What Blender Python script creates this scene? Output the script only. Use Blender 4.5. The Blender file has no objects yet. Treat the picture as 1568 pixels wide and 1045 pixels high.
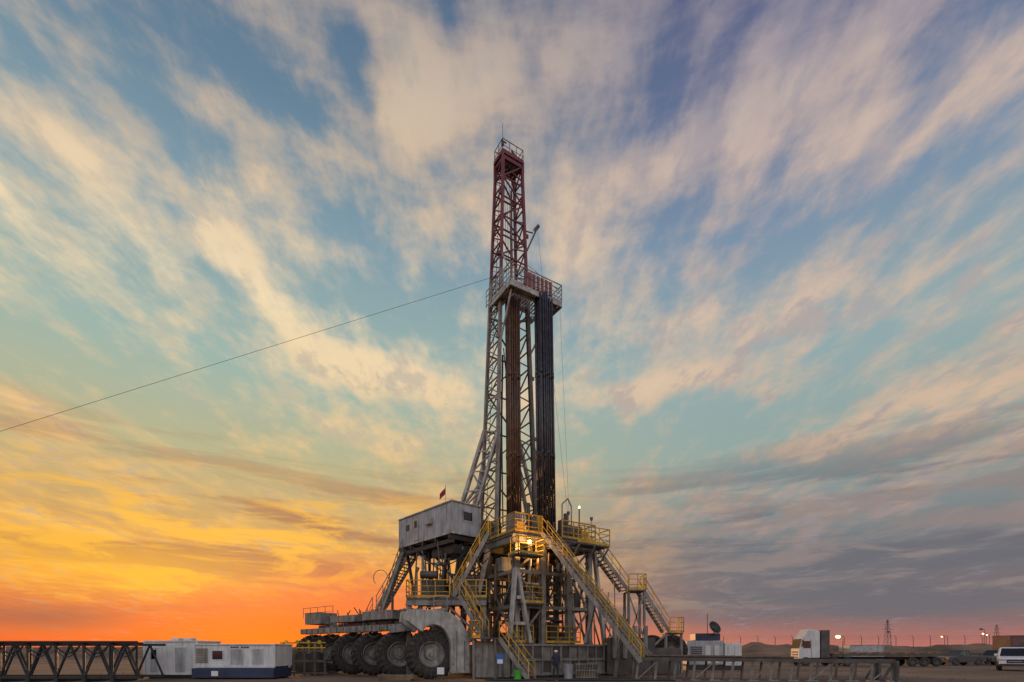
import bpy, bmesh, math, random
from mathutils import Vector, Matrix, noise
random.seed(7)
scene = bpy.context.scene
V = Vector
# ------------------------------------------------------------ colour + materials
def lin(c):
    c = c/255.0
    return c/12.92 if c <= 0.04045 else ((c+0.055)/1.055)**2.4
def srgb(r, g, b): return (lin(r), lin(g), lin(b), 1.0)

MATS = {}
def mat(name, col, rough=0.6, metal=0.0, var=0.45, dirt=(0.06, 0.038, 0.025), dirt_amt=0.35, scale=1.6, bump=0.15, streak=True):
    m = bpy.data.materials.new(name); m.use_nodes = True
    nt = m.node_tree; N = nt.nodes; L = nt.links
    bs = N["Principled BSDF"]
    bs.inputs["Roughness"].default_value = rough; bs.inputs["Metallic"].default_value = metal
    tc = N.new("ShaderNodeTexCoord")
    n1 = N.new("ShaderNodeTexNoise"); n1.inputs["Scale"].default_value = scale; n1.inputs["Detail"].default_value = 3
    L.new(tc.outputs["Object"], n1.inputs["Vector"])
    mp = N.new("ShaderNodeMapping"); mp.inputs["Scale"].default_value = (5, 5, 0.5 if streak else 5)
    L.new(tc.outputs["Object"], mp.inputs["Vector"])
    n2 = N.new("ShaderNodeTexNoise"); n2.inputs["Scale"].default_value = 1.0; n2.inputs["Detail"].default_value = 4; n2.inputs["Roughness"].default_value = 0.65
    L.new(mp.outputs[0], n2.inputs["Vector"])
    r1 = N.new("ShaderNodeMapRange"); r1.inputs[1].default_value = 0.3; r1.inputs[2].default_value = 0.7
    r1.inputs[3].default_value = 1-var; r1.inputs[4].default_value = 1+var*0.4
    L.new(n1.outputs[0], r1.inputs[0])
    mul = N.new("ShaderNodeVectorMath"); mul.operation = 'SCALE'; mul.inputs[0].default_value = col[:3]
    L.new(r1.outputs[0], mul.inputs["Scale"])
    r2 = N.new("ShaderNodeMapRange"); r2.inputs[1].default_value = 0.47; r2.inputs[2].default_value = 0.68
    r2.inputs[3].default_value = 0; r2.inputs[4].default_value = dirt_amt
    L.new(n2.outputs[0], r2.inputs[0])
    mx = N.new("ShaderNodeMix"); mx.data_type = 'RGBA'
    L.new(r2.outputs[0], mx.inputs[0]); L.new(mul.outputs[0], mx.inputs[6]); mx.inputs[7].default_value = (*dirt, 1)
    L.new(mx.outputs[2], bs.inputs["Base Color"])
    if bump:
        b = N.new("ShaderNodeBump"); b.inputs["Strength"].default_value = bump; b.inputs["Distance"].default_value = 0.03
        L.new(n2.outputs[0], b.inputs["Height"]); L.new(b.outputs[0], bs.inputs["Normal"])
    MATS[name] = m
    return m
mat("steel_grey", (0.26, 0.25, 0.225), 0.5, 0.0, dirt=(.07, .045, .03), dirt_amt=0.7)
mat("steel_dark", (0.085, 0.078, 0.07), 0.55, dirt_amt=0.5)
mat("steel_black", (0.022, 0.022, 0.024), 0.55, dirt_amt=0.25)
mat("steel_light", (0.43, 0.43, 0.40), 0.5, dirt=(.11, .075, .05), dirt_amt=0.65)
mat("mast_grey", (0.26, 0.235, 0.21), 0.5, dirt_amt=0.6)
mat("mast_red", (0.16, 0.018, 0.034), 0.5, dirt_amt=0.4)
mat("board_red", (0.22, 0.04, 0.035), 0.5, dirt_amt=.5)
mat("yellow_paint", (0.62, 0.36, 0.02), 0.5, dirt=(.12, .06, .02), dirt_amt=0.5)
mat("pipe_rust", (0.135, 0.07, 0.038), 0.5, 0.2, dirt=(0.05, 0.035, 0.028), dirt_amt=0.8, scale=3)
mat("pipe_dark", (0.06, 0.06, 0.07), 0.4, 0.3, dirt_amt=0.3, scale=3)
mat("cabin_white", (0.62, 0.63, 0.62), 0.5, dirt=(.25, .2, .15), dirt_amt=0.4, var=0.15)
mat("cabin_blue", (0.02, 0.04, 0.10), 0.45, dirt_amt=0.4)
mat("cabin_grey", (0.38, 0.40, 0.42), 0.5, dirt=(.14, .10, .075), dirt_amt=0.55, var=0.25)
mat("container_brown", (0.13, 0.07, 0.06), 0.6)
mat("rubber", (0.030, 0.029, 0.028), 0.8, dirt=(0.15, 0.105, 0.07), dirt_amt=0.42, streak=False, scale=4, bump=0.4)
mat("glass_dark", (0.01, 0.012, 0.016), 0.08, var=0.05, dirt_amt=0.0, bump=0)
mat("car_white", (0.7, 0.71, 0.72), 0.3, var=0.06, dirt_amt=0.15, bump=0)
mat("car_dark", (0.05, 0.055, 0.06), 0.3, var=0.06, dirt_amt=0.2, bump=0)
mat("chrome", (0.5, 0.5, 0.5), 0.25, 0.9, var=0.1, dirt_amt=0.2)
mat("green_plastic", (0.07, 0.45, 0.03), 0.5)
mat("sign_white", (0.75, 0.75, 0.73), 0.6, dirt_amt=0.15, var=0.1)
mat("sign_blue", (0.03, 0.14, 0.5), 0.6)
mat("coverall", (0.03, 0.035, 0.06), 0.9, dirt_amt=0.3)
mat("skin", (0.32, 0.17, 0.11), 0.6, dirt_amt=0, var=0.1, bump=0)
mat("boots", (0.02, 0.015, 0.01), 0.7)
mat("hat_white", (0.7, 0.68, 0.6), 0.4, dirt_amt=0.05, var=0.05)
mat("flag_red", (0.35, 0.02, 0.03), 0.8)
mat("wood", (0.20, 0.135, 0.085), 0.8)
def emis(name, col, s):
    m = bpy.data.materials.new(name); m.use_nodes = True
    b = m.node_tree.nodes["Principled BSDF"]
    b.inputs["Base Color"].default_value = (*col, 1); b.inputs["Emission Color"].default_value = (*col, 1); b.inputs["Emission Strength"].default_value = s
    MATS[name] = m
emis("lamp_orange", (1.0, 0.42, 0.08), 14)
emis("lamp_warm", (1.0, 0.50, 0.16), 12)

# ------------------------------------------------------------ mesh builder
STORE = {}
T = [Matrix.Identity(4)]
class Buf:
    def __init__(s): s.v = []; s.f = []; s.bevel = 0; s.smooth = False
    def add(s, vs, fs):
        o = len(s.v); M = T[0]
        s.v += [M @ V(p) for p in vs]; s.f += [[i+o for i in f] for f in fs]
def B(group, part, m, bevel=0, smooth=False):
    k = (group, part, m)
    if k not in STORE:
        STORE[k] = Buf(); STORE[k].bevel = bevel; STORE[k].smooth = smooth
    return STORE[k]
CUBE = [[0,3,2,1],[4,5,6,7],[0,1,5,4],[1,2,6,5],[2,3,7,6],[3,0,4,7]]
def frame(d, up=(0,0,1)):
    d = d.normalized(); u = V(up)
    if abs(d.dot(u)) > 0.98: u = V((0.53, -0.848, 0))
    s = d.cross(u).normalized(); return s, s.cross(d).normalized()
def beam(b, p, q, w, h=None):
    p, q = V(p), V(q); h = h or w
    s, u = frame(q-p); s = s*w/2; u = u*h/2
    b.add([p-s-u, p+s-u, p+s+u, p-s+u, q-s-u, q+s-u, q+s+u, q-s+u], CUBE)
def ibeam(b, p, q, w, h=None):
    p, q = V(p), V(q); h = h or w
    s, u = frame(q-p); t = 0.12*h
    beam(b, p, q, w*0.14, h-2*t)
    beam(b, p+u*(h/2-t/2), q+u*(h/2-t/2), w, t); beam(b, p-u*(h/2-t/2), q-u*(h/2-t/2), w, t)
def tube(b, p, q, r, n=8, r2=None):
    p, q = V(p), V(q)
    if (q-p).length < 1e-4: return
    s, u = frame(q-p); r2 = r if r2 is None else r2
    vs = []
    for c, rr in ((p, r), (q, r2)):
        for i in range(n):
            a = 2*math.pi*i/n; vs.append(c+s*math.cos(a)*rr+u*math.sin(a)*rr)
    fs = [[i, (i+1) % n, n+(i+1) % n, n+i] for i in range(n)]
    fs += [list(range(n))[::-1], list(range(n, 2*n))]
    b.add(vs, fs)
def poly(b, pts, r, n=6):
    for i in range(len(pts)-1): tube(b, pts[i], pts[i+1], r, n)
def cable(b, p, q, sag, r, n=12, k=5):
    p, q = V(p), V(q); pts = []
    for i in range(n+1):
        t = i/n; c = p.lerp(q, t); c.z -= sag*4*t*(1-t); pts.append(c)
    poly(b, pts, r, k)
def box(b, x0, x1, y0, y1, z0, z1):
    b.add([(x0,y0,z0),(x1,y0,z0),(x1,y1,z0),(x0,y1,z0),(x0,y0,z1),(x1,y0,z1),(x1,y1,z1),(x0,y1,z1)], CUBE)
def prism(b, pts, o, ax, az, ay, depth):
    o, ax, az, ay = V(o), V(ax), V(az), V(ay); n = len(pts)
    f = [o+ax*p[0]+az*p[1] for p in pts]; k = [p+ay*depth for p in f]
    b.add(f+k, [list(range(n)), list(range(n, 2*n))[::-1]]+[[i, n+i, n+(i+1) % n, (i+1) % n] for i in range(n)])
def lathe(b, c, n, prof, seg=32):
    c, n = V(c), V(n).normalized(); s, u = frame(n)
    vs = []
    for (o, r) in prof:
        for i in range(seg):
            a = 2*math.pi*i/seg; vs.append(c+n*o+(s*math.cos(a)+u*math.sin(a))*r)
    fs = []
    for j in range(len(prof)-1):
        for i in range(seg):
            fs.append([j*seg+i, j*seg+(i+1) % seg, (j+1)*seg+(i+1) % seg, (j+1)*seg+i])
    b.add(vs, fs)
def rail(b, pts, h=1.1, gap=1.3, r=0.034, mid=2, toe=True, inc=False):
    pts = [V(p) for p in pts]; up = V((0, 0, 1))
    for i in range(len(pts)-1):
        p, q = pts[i], pts[i+1]
        tube(b, p+up*h, q+up*h, r, 6)
        for k in range(1, mid+1): tube(b, p+up*h*k/(mid+1), q+up*h*k/(mid+1), r*0.75, 5)
        if toe: beam(b, p+up*0.09, q+up*0.09, 0.015, 0.15)
        n = max(1, round((q-p).length/gap))
        for k in range(n+1):
            c = p.lerp(q, k/n); tube(b, c, c+up*h, r, 6)
def stairs(bf, br, top, bot, side, w=0.9, rise=0.22, h=1.0):
    top, bot, side = V(top), V(bot), V(side).normalized()
    for s in (0, w): beam(bf, top+side*s, bot+side*s, 0.06, 0.26)
    n = max(2, int(abs(top.z-bot.z)/rise)); d = (bot-top); d.z = 0; d = d.normalized()
    for i in range(n+1):
        c = top.lerp(bot, i/n)
        if abs(d.dot(side)) < 0.9: beam(bf, c+side*0.03, c+side*(w-0.03), 0.24, 0.03)
    for s in (0, w): rail(br, [top+side*s, bot+side*s], h, 1.1, 0.032, 1, False)
def lattice(bc, bl, L0, L1, R0, R1, n, w, pat='Z', chord=None):
    L0, L1, R0, R1 = V(L0), V(L1), V(R0), V(R1)
    for i in range(n+1):
        t = i/n
        beam(bl, L0.lerp(L1, t), R0.lerp(R1, t), w)
        if i < n:
            t2 = (i+1)/n
            if pat == 'X':
                beam(bl, L0.lerp(L1, t), R0.lerp(R1, t2), w*0.8); beam(bl, R0.lerp(R1, t), L0.lerp(L1, t2), w*0.8)
            elif i % 2: beam(bl, R0.lerp(R1, t), L0.lerp(L1, t2), w)
            else: beam(bl, L0.lerp(L1, t), R0.lerp(R1, t2), w)
def wheel(grp, part, c, n, r, w, lug=True, rimmat="steel_grey", seg=36):
    c, n = V(c), V(n).normalized(); s, u = frame(n)
    bt = B(grp, part+"_tyre", "rubber"); bm = B(grp, part+"_rim", rimmat)
    lathe(bt, c, n, [(-w*.44, .5*r), (-w*.5, .66*r), (-w*.5, .84*r), (-w*.43, .94*r), (-w*.25, .965*r), (w*.25, .965*r), (w*.43, .94*r), (w*.5, .84*r), (w*.5, .66*r), (w*.47, .62*r), (w*.48, .58*r), (w*.44, .54*r), (w*.40, .5*r)], seg)
    lathe(bm, c, n, [(w*.42, .53*r), (w*.45, .50*r), (w*.30, .46*r), (w*.22, .40*r), (w*.20, .26*r), (w*.32, .22*r), (w*.34, .10*r), (w*.40, .09*r), (w*.40, .001)], 24)
    for i in range(10):
        a = 2*math.pi*i/10; p = c+(s*math.cos(a)+u*math.sin(a))*.32*r
        tube(bm, p+n*w*.2, p+n*w*.27, .025*r, 6)
    if lug:
        k = 26
        for i in range(k):
            for sd in (-1, 1):
                a = 2*math.pi*(i+(.5 if sd > 0 else 0))/k
                d = s*math.cos(a)+u*math.sin(a); t = (-s*math.sin(a)+u*math.cos(a))
                p = c+d*.965*r+n*sd*w*.02; q = c+d*.93*r+n*sd*w*.50+t*.05*r
                beam(bt, p, q, .085*r, .085*r)
                q2 = c+d*.80*r+n*sd*w*.50+t*.05*r; beam(bt, q, q2, .07*r, .05*r)

# ------------------------------------------------------------ rig frame (plan rotated 32 deg)
TH = math.radians(32); E1 = V((math.cos(TH), math.sin(TH), 0)); E2 = V((-math.sin(TH), math.cos(TH), 0)); O = V((0.16, 31.5, 0))
def R(a, b, z): return O+E1*a+E2*b+V((0, 0, z))
def rbox(bf, a0, a1, b0, b1, z0, z1):
    bf.add([R(a0,b0,z0),R(a1,b0,z0),R(a1,b1,z0),R(a0,b1,z0),R(a0,b0,z1),R(a1,b0,z1),R(a1,b1,z1),R(a0,b1,z1)], CUBE)
RIG = "drilling_rig"
ZD = 9.1
dk = B(RIG, "drill_floor", "steel_dark"); dg = B(RIG, "drill_floor_beams", "steel_grey"); yl = B(RIG, "yellow_handrails", "yellow_paint")
rbox(dk, 0.05, 6.45, 0.05, 7.95, ZD-0.12, ZD)
for a in (0, 1.6, 3.2, 4.8, 6.4): ibeam(dg, R(a, 0.2, ZD-0.4), R(a, 7.8, ZD-0.4), 0.22, 0.5)
for b in (0.1, 7.9, 4): ibeam(dg, R(-.1, b, ZD-0.42), R(6.6, b, ZD-0.42), 0.24, 0.52)
for i in range(14): beam(dk, R(0.1, 0.4+i*0.55, ZD-0.2), R(6.4, 0.4+i*0.55, ZD-0.2), 0.1, 0.14)
rail(yl, [R(0, 7.9, ZD), R(0, 0, ZD), R(2.1, 0, ZD)], 1.15, 1.0, .042)
rail(yl, [R(3.7, 0, ZD), R(6.5, 0, ZD), R(6.5, 7.9, ZD)], 1.15, 1.0, .042)
for (a0, a1) in ((0.15, .75), (5.3, 5.9)): rbox(yl, a0, a1, -.02, .01, ZD+.2, ZD+.62)
rbox(dk, 4.2, 6.9, -1.0, -0.05, ZD-.5, ZD-.4); rail(yl, [R(4.2, -1, ZD-.4), R(6.9, -1, ZD-.4), R(6.9, 0, ZD-.4)], 1.1, .9)
rbox(dk, -0.3, 1.6, -.9, -.05, 7.5, 7.6); rail(yl, [R(-.3, 0, 7.6), R(-.3, -.9, 7.6), R(1.6, -.9, 7.6), R(1.6, 0, 7.6)], 1.0, .8)
for a in (4.3, 5.6, 6.8): beam(dg, R(a, -1, ZD-.55), R(a, 0, ZD-1.6), .09)
eq = B(RIG, "floor_machinery", "steel_dark", 0.03); eg = B(RIG, "floor_machinery_grey", "steel_grey", 0.03); ey = B(RIG, "iron_roughneck", "yellow_paint", 0.02)
rbox(eq, .5, 2.4, 5.6, 7.4, ZD, ZD+2.0); rbox(eg, 3.0, 5.6, 5.4, 7.6, ZD, ZD+1.5)
rbox(eq, 5.2, 6.2, 1.0, 2.6, ZD, ZD+1.2); rbox(eg, .5, 1.1, .8, 1.8, ZD, ZD+1.4)
rbox(ey, 2.5, 3.0, 1.1, 1.7, ZD+.1, ZD+1.5); tube(eq, R(2.1, 1.6, ZD), R(2.1, 1.6, ZD+2.4), .12, 10)
tube(eq, R(4.7, .9, ZD), R(4.7, .9, ZD+1.9), .18, 12); tube(eq, R(5.6, .6, ZD), R(5.6, .6, ZD+2.3), .05, 8)
poly(eg, [R(3.9, .3, ZD), R(3.9, .3, ZD+2.3), R(4.3, .2, ZD+2.7), R(4.6, .2, ZD+2.2), R(4.6, .2, ZD+.3)], .05)
for a, h in ((4.3, 1.6), (6.3, 1.5)):
    tube(eg, R(a, .15, ZD), R(a, .15, ZD+h), .035, 6); tube(eq, R(a, .15, ZD+h), R(a, .15, ZD+h+.22), .09, 8, .12)
for i in range(26):
    a, b_ = random.uniform(.2, 6.3), random.uniform(.3, 3.4); h = random.uniform(.4, 1.9)
    if random.random() < .5: tube(random.choice((eq, eg)), R(a, b_, ZD), R(a+random.uniform(-.2, .2), b_, ZD+h), random.uniform(.04, .12), 7)
    else: rbox(random.choice((eq, eg, eq)), a-.4, a, b_, b_+.35, ZD, ZD+h*.75)

# ---------------- mast
C0 = V((-0.22, 35.5, 0))
def leg(i, z):
    t = (z-10.5)/(35.0-10.5); s = 1-.52*t
    sa, sb = ((-1, -1), (1, -1), (1, 1), (-1, 1))[i]
    return C0+E1*1.6*s*sa+E2*1.05*s*sb+V((0, 0, z))
for name, m, z0, z1, n in (("mast_lower", "mast_grey", ZD, 27.4, 15), ("mast_upper", "mast_red", 27.4, 35.2, 8)):
    b = B(RIG, name, m)
    cw = 0.2 if z0 < 20 else .17
    for i in range(4): beam(b, leg(i, z0), leg(i, z1), cw)
    w = .08 if z0 < 20 else .075
    for sd in ((0, 3), (1, 2)):
        lattice(b, b, leg(sd[0], z0), leg(sd[0], z1), leg(sd[1], z0), leg(sd[1], z1), n, w, 'X' if sd[0] == 0 and z0 < 20 else 'Z')
    lattice(b, b, leg(3, z0), leg(3, z1), leg(2, z0), leg(2, z1), n//2, w*1.1, 'Z')
    if z0 > 20: lattice(b, b, leg(0, z0+1), leg(0, z1), leg(1, z0+1), leg(1, z1), 5, w, 'Z')
    o = E1*.22
    for k in (-.16, .16): beam(b, leg(3, z0)+o+E1*k, leg(3, z1)+o+E1*k, .03)
    nn = int((z1-z0)/.35)
    for k in range(nn):
        c = leg(3, z0).lerp(leg(3, z1), k/nn)+o; beam(b, c-E1*.16, c+E1*.16, .022)
    for k in range(int((z1-z0)/2.1)):
        z = z0+1+k*2.1; c = leg(k % 2, z); beam(b, c, c+E1*.28*(1 if k % 2 else -1), .12, .22)
mh = B(RIG, "mast_hoses", "steel_black")
cable(mh, leg(0, 22)+E1*.3, leg(1, 13)-E1*.6, 2.0, .04, 18); cable(mh, leg(0, 19)+E1*.2, leg(0, 10)+E1*.5, .5, .045, 10)
tube(mh, leg(0, ZD)+E1*.25, leg(0, 21.5)+E1*.25, .07, 6); tube(mh, leg(1, ZD)-E1*.22, leg(1, 26)-E1*.18, .05, 6)
cr = B(RIG, "crown_block", "mast_red"); crd = B(RIG, "crown_sheaves", "steel_dark")
for (z, s) in ((35.2, .88), (35.5, 1.0)):
    P = [C0+E1*.82*s*i+E2*.55*s*j+V((0, 0, z)) for i, j in ((-1, -1), (1, -1), (1, 1), (-1, 1))]
    for i in range(4): beam(cr, P[i], P[(i+1) % 4], .14, .26)
for k in (-.45, -.15, .15, .45): lathe(crd, C0+E1*k+V((0, 0, 35.3)), E1, [(-.05, .001), (-.05, .45), (.05, .45), (.05, .001)], 20)
for i in range(4):
    beam(cr, leg(i, 33.6), P[i], .12); beam(cr, leg(i, 34.2), C0+V((0, 0, 35.1)), .08)
rail(crd, [P[0], P[1], P[2], P[3], P[0]], .85, .5, .026, 1, True)
tube(crd, C0-E1*.5+V((0, 0, 35.5)), C0-E1*.5+V((0, 0, 38.0)), .016, 5)
tube(crd, C0-E1*.62+V((0, 0, 36.8)), C0-E1*.2+V((0, 0, 36.8)), .05, 5)
tube(crd, C0+E1*.2+V((0, 0, 36.5)), C0+E1*.9+V((0, 0, 36.1)), .06, 6); tube(crd, C0+V((0, 0, 35.5)), C0+E1*.3+V((0, 0, 36.5)), .05, 6)
rbc = C0-E1*.5; tube(crd, rbc+V((0, 0, 36.5)), rbc+V((0, 0, 36.75)), .1, 8)
bm = B(RIG, "tugger_boom", "steel_dark")
tip = V((1.75, 35.6, 31.1)); beam(bm, leg(1, 29.2), tip, .1); beam(bm, leg(1, 30.8), tip-V((.3, 0, .35)), .06); tube(bm, tip-V((.2, 0, .2)), tip+V((.1, 0, .15)), .12, 8)
gl = B(RIG, "guy_lines", "steel_black")
tube(gl, leg(3, 27.6), (-54, 20.5, 0.0), .011, 5)
tube(gl, tip, R(5.4, 1.5, ZD+1.5), .010, 4)
tube(gl, R(3.6, .2, 25), R(4.6, .4, ZD+1), .009, 4)
tb = B(RIG, "travelling_block", "yellow_paint", .03); dl = B(RIG, "drill_lines", "steel_black")
c = C0+E1*.35
for k in (-.3, -.15, 0, .15, .3): tube(dl, c+E1*k+V((0, 0, 19.3)), C0+E1*k*1.3+V((0, 0, 35.2)), .018, 4)
tube(tb, c+V((0, 0, 18.8)), c+V((0, 0, 19.5)), .36, 14, .26); tube(tb, c+V((0, 0, 16.9)), c+V((0, 0, 18.7)), .26, 12)
td = B(RIG, "top_drive", "steel_dark", .03); tube(td, c+V((0, 0, 14)), c+V((0, 0, 16.7)), .36, 12, .26)
for k in (-.2, .2): tube(td, c+E1*k+V((0, 0, 11.2)), c+E1*k+V((0, 0, 14.2)), .06, 6)
for k in (-.55, .55): beam(B(RIG, "top_drive_rails", "mast_grey"), C0+E1*k+E2*.55+V((0, 0, ZD)), C0+E1*k*.7+E2*.3+V((0, 0, 34)), .11)
# A-frame raising legs
af = B(RIG, "a_frame", "steel_light")
T1 = leg(3, 17.0); F1 = V((-4.7, 37.5, ZD)); T1b = leg(0, 16.2); F1b = V((-3.2, 35.7, ZD))
beam(af, T1, F1, .24); beam(af, T1b, F1b, .2); lattice(af, af, F1, T1, F1b, T1b, 6, .09)
T2 = leg(2, 17.0); F2 = V((2.6, 39.5, ZD)); beam(af, T2, F2, .22); beam(af, leg(1, 15.8), V((3.1, 37.2, ZD)), .2)
lattice(af, af, T2, F2, leg(1, 15.8), (3.1, 37.2, ZD), 4, .09)
beam(af, leg(3, 13.6), F1.lerp(T1, .35), .14)
tube(af, leg(3, 14.8), V((-3.4, 36.6, ZD)), .14, 10); tube(af, leg(2, 14.8), V((1.6, 38.4, ZD)), .16, 10)
# monkeyboard
ZB = 25.3; MB = V((-0.1, 32.7, 0))
def Q(a, b, z): return MB+E1*a+E2*b+V((0, 0, z))
mb = B(RIG, "monkey_board", "steel_light"); mr = B(RIG, "monkey_board_panels", "board_red")
def qbox(bf, a0, a1, b0, b1, z0, z1):
    bf.add([Q(a0,b0,z0),Q(a1,b0,z0),Q(a1,b1,z0),Q(a0,b1,z0),Q(a0,b0,z1),Q(a1,b0,z1),Q(a1,b1,z1),Q(a0,b1,z1)], CUBE)
qbox(mb, 0, 4.0, 0, .55, ZB, ZB+.08); qbox(mb, 3.3, 4.1, 0.56, 2.3, ZB, ZB+.08); qbox(mb, 0, .5, .56, 2.6, ZB, ZB+.08)
for b_ in (0, .5): beam(mb, Q(-.05, b_, ZB-.1), Q(4.1, b_, ZB-.1), .1, .22)
for a_ in (0, .5, 3.3, 4.1): beam(mb, Q(a_, 0, ZB-.1), Q(a_, 2.6, ZB-.1), .1, .22)
for i in range(12): beam(mb, Q(.6+i*.22, .55, ZB), Q(.6+i*.22, 1.9, ZB), .05, .09)
beam(mb, Q(0, 2.6, ZB-.1), leg(3, ZB-.1), .14); beam(mb, Q(3.3, 2.3, ZB-.1), leg(2, ZB), .12)
for a_ in (.25, 3.6): beam(mb, Q(a_, .3, ZB-.2), leg(0 if a_ < 1 else 1, ZB-3.2), .09)
for a_ in (0, 4.0): beam(mb, Q(a_, .1, ZB+.9), leg(0 if a_ < 1 else 1, ZB+3.2), .06)
rail(mb, [Q(0, 2.6, ZB+.08), Q(0, 0, ZB+.08), Q(4.1, 0, ZB+.08), Q(4.1, 2.3, ZB+.08), Q(3.2, 2.3, ZB+.08)], 1.2, .8, .035, 3)
for i in range(7): qbox(mr, 1.0+i*.33, 1.25+i*.33, -.07, -.04, ZB+.2, ZB+.6); qbox(mr, 1.0+i*.33, 1.25+i*.33, -.07, -.04, ZB+.68, ZB+1.1)
qbox(mr, 1.2, 3.1, 2.3, 2.34, ZB+.2, ZB+1.4)
rail(mb, [leg(0, ZB+.1), leg(1, ZB+.1)], 1.1, .7, .03, 2); rail(mb, [leg(3, ZB+.1)-E1*.3, leg(0, ZB+.1)-E1*.3], 1.1, .7, .03, 2)
# racked pipe stands
for (name, m, base, top, nx, ny) in (("pipe_stands_dark", "pipe_dark", V((2.32, 34.3, ZD)), V((2.08, 34.3, ZB-.1)), 6, 5), ("pipe_stands_rust", "pipe_rust", V((0.12, 34.5, ZD)), V((0.0, 34.3, ZB-.1)), 5, 4)):
    b = B(RIG, name, m)
    for i in range(nx):
        for j in range(ny):
            o = E1*(i-(nx-1)/2)*.175+E2*(j-(ny-1)/2)*.175+V((random.uniform(-.03, .03), 0, 0))
            p, q = base+o, top+o; q.z += random.uniform(-.1, .45); p.z = ZD
            tube(b, p, q, .066, 7)
            for z in (.33, .66):
                c_ = p.lerp(q, z+.015*random.random()); tube(b, c_, c_+(q-p).normalized()*.35, .086, 7)

# ---------------- doghouse
dh = B(RIG, "doghouse_walls", "cabin_grey", .03); dr = B(RIG, "doghouse_frame", "steel_light"); dw = B(RIG, "doghouse_windows", "glass_dark"); du = B(RIG, "doghouse_underframe", "steel_black")
N0 = V((-3.87, 33, 0)); D1 = V((-.667, .745, 0)); D2 = V((.745, .667, 0)); LD = 6.7; WD = 2.3
def H(a, b, z): return N0+D1*a+D2*b+V((0, 0, z))
def hbox(bf, a0, a1, b0, b1, z0, z1):
    bf.add([H(a0,b0,z0),H(a0,b1,z0),H(a1,b1,z0),H(a1,b0,z0),H(a0,b0,z1),H(a0,b1,z1),H(a1,b1,z1),H(a1,b0,z1)], CUBE)
hbox(dh, 0, LD, 0, WD, 9.45, 11.35)
hbox(dr, -.08, LD+.08, -.08, WD+.08, 11.36, 11.44)
hbox(dr, -.05, LD+.05, -.05, WD+.05, 9.3, 9.44)
for a in (0, LD):
    for b_ in (0, WD): beam(dr, H(a, b_, 9.45), H(a, b_, 11.35), .09)
for i in range(1, 22): beam(dh, H(i*LD/22, -.008, 9.5), H(i*LD/22, -.008, 11.3), .04, .02)
hbox(dw, 5.3, 5.7, -.045, -.03, 10.4, 10.8); hbox(dr, 4.0, 4.75, -.05, -.03, 9.5, 11.1); hbox(dw, 4.2, 4.55, -.065, -.051, 10.4, 10.9)
hbox(dw, -.045, -.03, .9, 1.6, 10.3, 10.85); hbox(dr, -.03, -.02, .8, 1.7, 10.2, 10.95)
hbox(dr, 2.2, 2.9, -.25, -.02, 10.3, 10.7)
for a in (.2, 1.8, 3.4, 5, 6.5): beam(du, H(a, -.1, 9.12), H(a, WD+1.6, 9.12), .18, .32)
for b_ in (.1, WD-.1): beam(du, H(0, b_, 8.85), H(LD, b_, 8.85), .2, .28)
hbox(du, .3, 2.8, .3, 1.9, 8.1, 8.7)
beam(du, H(.5, 2, 8.7), R(.3, 4, 6.2), .18); beam(du, H(5, 2, 8.7), R(.3, 7.6, 6.2), .18); beam(du, H(6.2, .4, 8.7), H(5.4, .6, 5.0), .16)
for a in (.4, 2.2, 4.2): beam(du, H(a, 1.0, 4.5), H(a, 1.0, 8.8), .16)
tube(dr, H(3.4, 1.4, 11.4), H(3.4, 1.4, 12.0), .12, 10)
fl = B(RIG, "flag_pole", "steel_light"); tube(fl, H(1.6, .6, 11.4), H(1.6, .6, 12.9), .02, 5)
fr = B(RIG, "flag", "flag_red"); fp = H(1.6, .6, 12.3)
for k in range(5):
    x0, x1 = -k*.08, -(k+1)*.08
    fr.add([fp+V((x0, .03*math.sin(k*1.5), -.1*k*.8)), fp+V((x1, .03*math.sin((k+1)*1.5), -.1*(k+1)*.8)), fp+V((x1, .03*math.sin((k+1)*1.5), .45-.1*(k+1)*.9)), fp+V((x0, .03*math.sin(k*1.5), .45-.1*k*.9))], [[0, 1, 2, 3]])

# ---------------- substructure
ss = B(RIG, "substructure_columns", "steel_grey"); sd_ = B(RIG, "substructure_bracing", "steel_grey"); sk = B(RIG, "base_skids", "steel_grey", .02)
for b0, b1 in ((0, 1.1), (3.6, 4.6), (7.2, 8.2)): rbox(sk, -.3, 8.9, b0, b1, 0.06, 2.15)
for a0, a1 in ((-.3, .6), (7.6, 8.9)): rbox(sk, a0, a1, 1.12, 7.18, .1, 2.0)
for i in range(13):
    a = -.2+i*.745; beam(sk, R(a, -.06, .1), R(a, -.06, 2.1), .1, .12)
for z in (.2, 2.05, 1.1): beam(sk, R(-.35, -.08, z), R(8.95, -.08, z), .14, .1)
wd = B(RIG, "base_recess_shade", "steel_dark")  # flat dark plates on the skid face, recess shade put into their colour
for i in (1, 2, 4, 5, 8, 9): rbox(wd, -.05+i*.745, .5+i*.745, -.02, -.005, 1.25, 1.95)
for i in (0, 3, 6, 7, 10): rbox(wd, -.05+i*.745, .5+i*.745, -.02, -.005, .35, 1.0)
cols = [(.3, .3), (2.3, .3), (4.4, .3), (6.2, .3), (.3, 4), (2.3, 4.1), (4.4, 4.1), (6.2, 4), (.3, 7.6), (3.2, 7.6), (6.2, 7.6)]
for a, b_ in cols: ibeam(ss, R(a, b_, 2.15), R(a, b_, ZD-.65), .34)
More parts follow.
